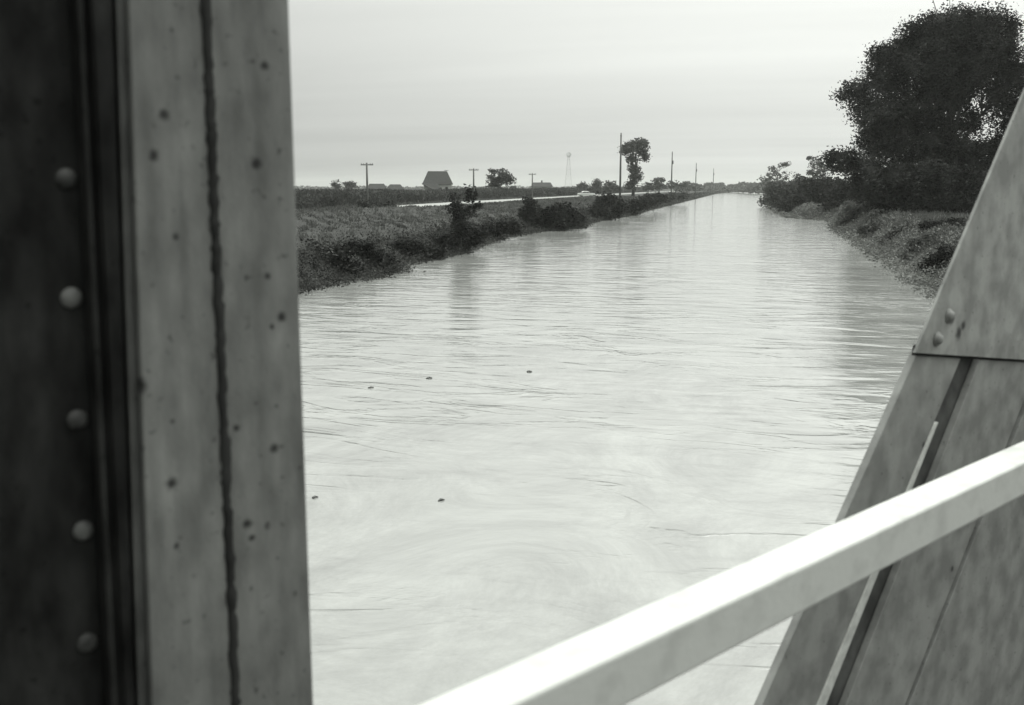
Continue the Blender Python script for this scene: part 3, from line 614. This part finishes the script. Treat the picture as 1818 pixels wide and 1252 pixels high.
# rough scale and dirt packed in the seam
rng = random.Random(5); b = MB(); z = -2.2; ring = []
while z < 3.2:
    l = E1b(z) - rng.uniform(0, 0.0045) ** 1.0; r_ = E1(z) + rng.uniform(0, 0.0045); d_ = P0 - 0.0035 - rng.uniform(0, 0.002); ring.append([(l, P0 + 0.004, z), (l + 0.001, d_, z), (r_ - 0.001, d_, z), (r_, P0 + 0.004, z)]); z += rng.uniform(0.004, 0.013)
vv = [v for r4 in ring for v in r4]; ff = [(4 * i + j, 4 * i + j + 1, 4 * i + j + 5, 4 * i + j + 4) for i in range(len(ring) - 1) for j in range(3)]
b.add(vv, ff); b.build("seam_scale", m_void, post, True)
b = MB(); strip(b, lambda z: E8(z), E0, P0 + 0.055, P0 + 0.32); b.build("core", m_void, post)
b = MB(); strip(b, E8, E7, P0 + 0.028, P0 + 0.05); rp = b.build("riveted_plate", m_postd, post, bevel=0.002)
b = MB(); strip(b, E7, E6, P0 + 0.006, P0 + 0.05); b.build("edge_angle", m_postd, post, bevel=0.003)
def dome(b, c0, r, d, n=16, axis='y'):   # rivet head towards the eye (-y)
    k = len(b.v); R_ = [(1.0, 0.0), (0.97, 0.35), (0.8, 0.68), (0.5, 0.9), (0.2, 0.99)]
    for (q_, h_) in R_:
        for j in range(n): a = 2 * math.pi * j / n; b.v.append((c0[0] + r * q_ * math.cos(a), c0[1] - d * h_, c0[2] + r * q_ * math.sin(a)))
    for i in range(4):
        for j in range(n): b.f.append((k + i * n + j, k + i * n + (j + 1) % n, k + (i + 1) * n + (j + 1) % n, k + (i + 1) * n + j))
    b.f.append(tuple(k + 4 * n + j for j in range(n)))
m_rivet = steel("worn_rivet", 0.015, 0.13, streak=False)
m_rivet2 = steel("worn_bolt", 0.15, 0.35, streak=False)
for (x_, y_) in ((122, 318), (131, 530), (142, 747), (152, 945), (159, 1145)):
    u, z = uz(x_, y_, P0 + 0.02); b = MB(); dome(b, (u, P0 + 0.029, z), 0.0125, 0.008); b.build("rivet", m_rivet, rp, True)

# diagonal member
P1 = 1.20
def dline(pa, pb, p):
    (ua, za), (ub, zb) = uz(*pa, p), uz(*pb, p); k = (ua - ub) / (za - zb); return lambda z: ub + k * (z - zb)
OUT = dline((1627, 630), (1400, 1145), P1); SL = dline((1690, 675), (1494, 1145), P1); SR = dline((1694, 675), (1507, 1145), P1); DK = dline((1727, 671), (1543, 1145), P1)
LN = dline((1730, 935), (1648, 1145), P1); LN2 = dline((1733, 942), (1653, 1145), P1)
ZG = uz(1680, 631, P1)[1]; ZT = 2.6; ZB = -2.1
sp2 = [((*[uz(x_, y_, P1)[0]], P1, uz(x_, y_, P1)[1]), r_) for x_, y_, r_ in ((1640, 790, .008), (1690, 1010, .008))]
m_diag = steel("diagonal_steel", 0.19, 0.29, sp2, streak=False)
m_diag2 = steel("diagonal_inner_steel", 0.04, 0.10, [], streak=False)  # darker copy of the beam steel, recess shade put into the colour
diag = brot(empty("diagonal_beam", (0, 0, 0))); tag(diag, "slanting riveted steel bridge beam at the right edge", "bridge beam")
b = MB(); strip(b, OUT, SL, P1, P1 + 0.02, ZB, ZG + 0.05); b.build("outer_flange", m_diag, diag, bevel=0.002)
b = MB(); strip(b, lambda z: SL(z) + 0.001, SR, P1 - 0.003, P1 + 0.012, ZB, uz(1657, 752, P1)[1]); b.build("slit_strip", mat("slit_pale", 0.45, 0.7, 30, 0.4), diag, bevel=0.001)  # thin pale strip along the slit between flange and web
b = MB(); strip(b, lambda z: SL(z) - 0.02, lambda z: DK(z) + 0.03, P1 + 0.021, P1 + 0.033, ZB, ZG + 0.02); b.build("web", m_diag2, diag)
b = MB(); strip(b, DK, LN, P1 - 0.001, P1 + 0.02, ZB, ZG + 0.25); b.build("inner_flange", m_diag, diag, bevel=0.002)
FAR = lambda z: LN2(z) + 1.5
b = MB(); strip(b, lambda z: LN2(z) + 0.012, FAR, P1 - 0.002, P1 + 0.02, ZB, ZG + 0.25); b.build("lacing_plate", m_diag, diag, bevel=0.002)
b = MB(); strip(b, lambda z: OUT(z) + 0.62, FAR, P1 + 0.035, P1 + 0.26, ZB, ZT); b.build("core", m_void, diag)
# upper gusset plate: its own left edge follows the photo, its foot is the dark step at row 630
TOPL = dline((1728, 385), (1627, 626), P1 - 0.012)
zL, zR = uz(1625, 627, P1 - 0.012)[1], uz(1735, 634, P1 - 0.012)[1]
uL, uR = uz(1625, 627, P1 - 0.012)[0], uz(1735, 634, P1 - 0.012)[0]; kz = (zR - zL) / (uR - uL); uF = uL + 1.1
b = MB(); g0, g1 = P1 - 0.012, P1 - 0.003
s_ = MB(); zt_ = 0.0075; s_.hexa([(uL + 0.002, P1 - 0.004, zL - zt_), (uF, P1 - 0.004, zL + kz * 1.1 - zt_), (uF, P1 - 0.0012, zL + kz * 1.1 - zt_), (uL + 0.002, P1 - 0.0012, zL - zt_), (uL + 0.008, P1 - 0.004, zL + 0.02), (uF, P1 - 0.004, zL + kz * 1.1 + 0.02), (uF, P1 - 0.0012, zL + kz * 1.1 + 0.02), (uL + 0.008, P1 - 0.0012, zL + 0.02)])
s_.build('gap_shade_strip', m_void, diag)  # dark strip added for the gap shadow under the gusset's lower edge
b.hexa([(uL, g0, zL), (uF, g0, zL + kz * 1.1), (uF, g1, zL + kz * 1.1), (uL, g1, zL), (TOPL(ZT), g0, ZT), (TOPL(ZT) + 0.9, g0, ZT), (TOPL(ZT) + 0.9, g1, ZT), (TOPL(ZT), g1, ZT)])
us, zs_ = uz(1702, 592, g0)
m_gus = steel("gusset_steel", 0.20, 0.32, [((us, g0, zs_), .016), ((*[uz(1690, 568, g0)[0]], g0, uz(1690, 568, g0)[1]), .012), ((uz(1710, 578, g0)[0], g0, uz(1710, 578, g0)[1]), .012)], streak=False)
gp_ = b.build("gusset_plate", m_gus, diag, bevel=0.0015)
for (x_, y_, m_) in ((1684, 561, m_gus), (1663, 602, m_rivet2)):
    u, z = uz(x_, y_, g0); b = MB(); b.tube([(u, g0, z), (u, g0 - 0.004, z)], 0.020, 18); dome(b, (u, g0 - 0.004, z), 0.015, 0.013); b.build("bolt", m_, gp_, True)

# white hand rail: square tube on stanchions
m_rail = mat("white_rail_paint", 0.46, 0.57, 14, 0.6, 7, bump=0.0008, bscale=60, pos=(0.28, 0.5))
rail = brot(empty("hand_rail", (0, 0, 0))); tag(rail, "white square hand rail crossing the lower right corner", "railing")
b = MB(); b.box((-4.0, 0.80, -0.68), (9.0, 0.878, -0.60)); b.build("rail_bar", m_rail, rail, bevel=0.006)
for u in (-3.2, -0.7, 4.6, 7.0):
    b = MB(); b.box((u, 0.81, -1.78), (u + 0.07, 0.87, -0.681)); b.build("stanchion", m_rail, rail, bevel=0.003)
# deck and bottom chord that carry post, beam and rail (below the picture)
m_conc = mat("deck_asphalt", 0.05, 0.09, 3, 0.9, bump=0.003)
b = MB(); b.box((-40, -6.0, -2.1), (24, 0.95, -1.8)); deck = brot(b.build("bridge_deck", m_conc)); tag(deck, kind="structure")
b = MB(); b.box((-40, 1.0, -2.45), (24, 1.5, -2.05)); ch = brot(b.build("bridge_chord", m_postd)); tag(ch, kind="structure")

# ------------------------------------------------------------------ haze
mh = bpy.data.materials.new("haze"); mh.use_nodes = True; t = mh.node_tree; t.nodes.clear()
o_ = N(t, "ShaderNodeOutputMaterial"); pv = N(t, "ShaderNodeVolumePrincipled"); pv.inputs['Color'].default_value = grey(0.95); pv.inputs['Density'].default_value = 0.00016; pv.inputs['Anisotropy'].default_value = 0.2
t.links.new(pv.outputs[0], o_.inputs['Volume'])
b = MB(); b.box((-4300, -600, -3), (4300, 4700, 40)); hz = b.build("haze", mh); tag(hz, "thin even haze over the whole flood plain", "haze", kind="stuff"); hz.display_type = 'WIRE'
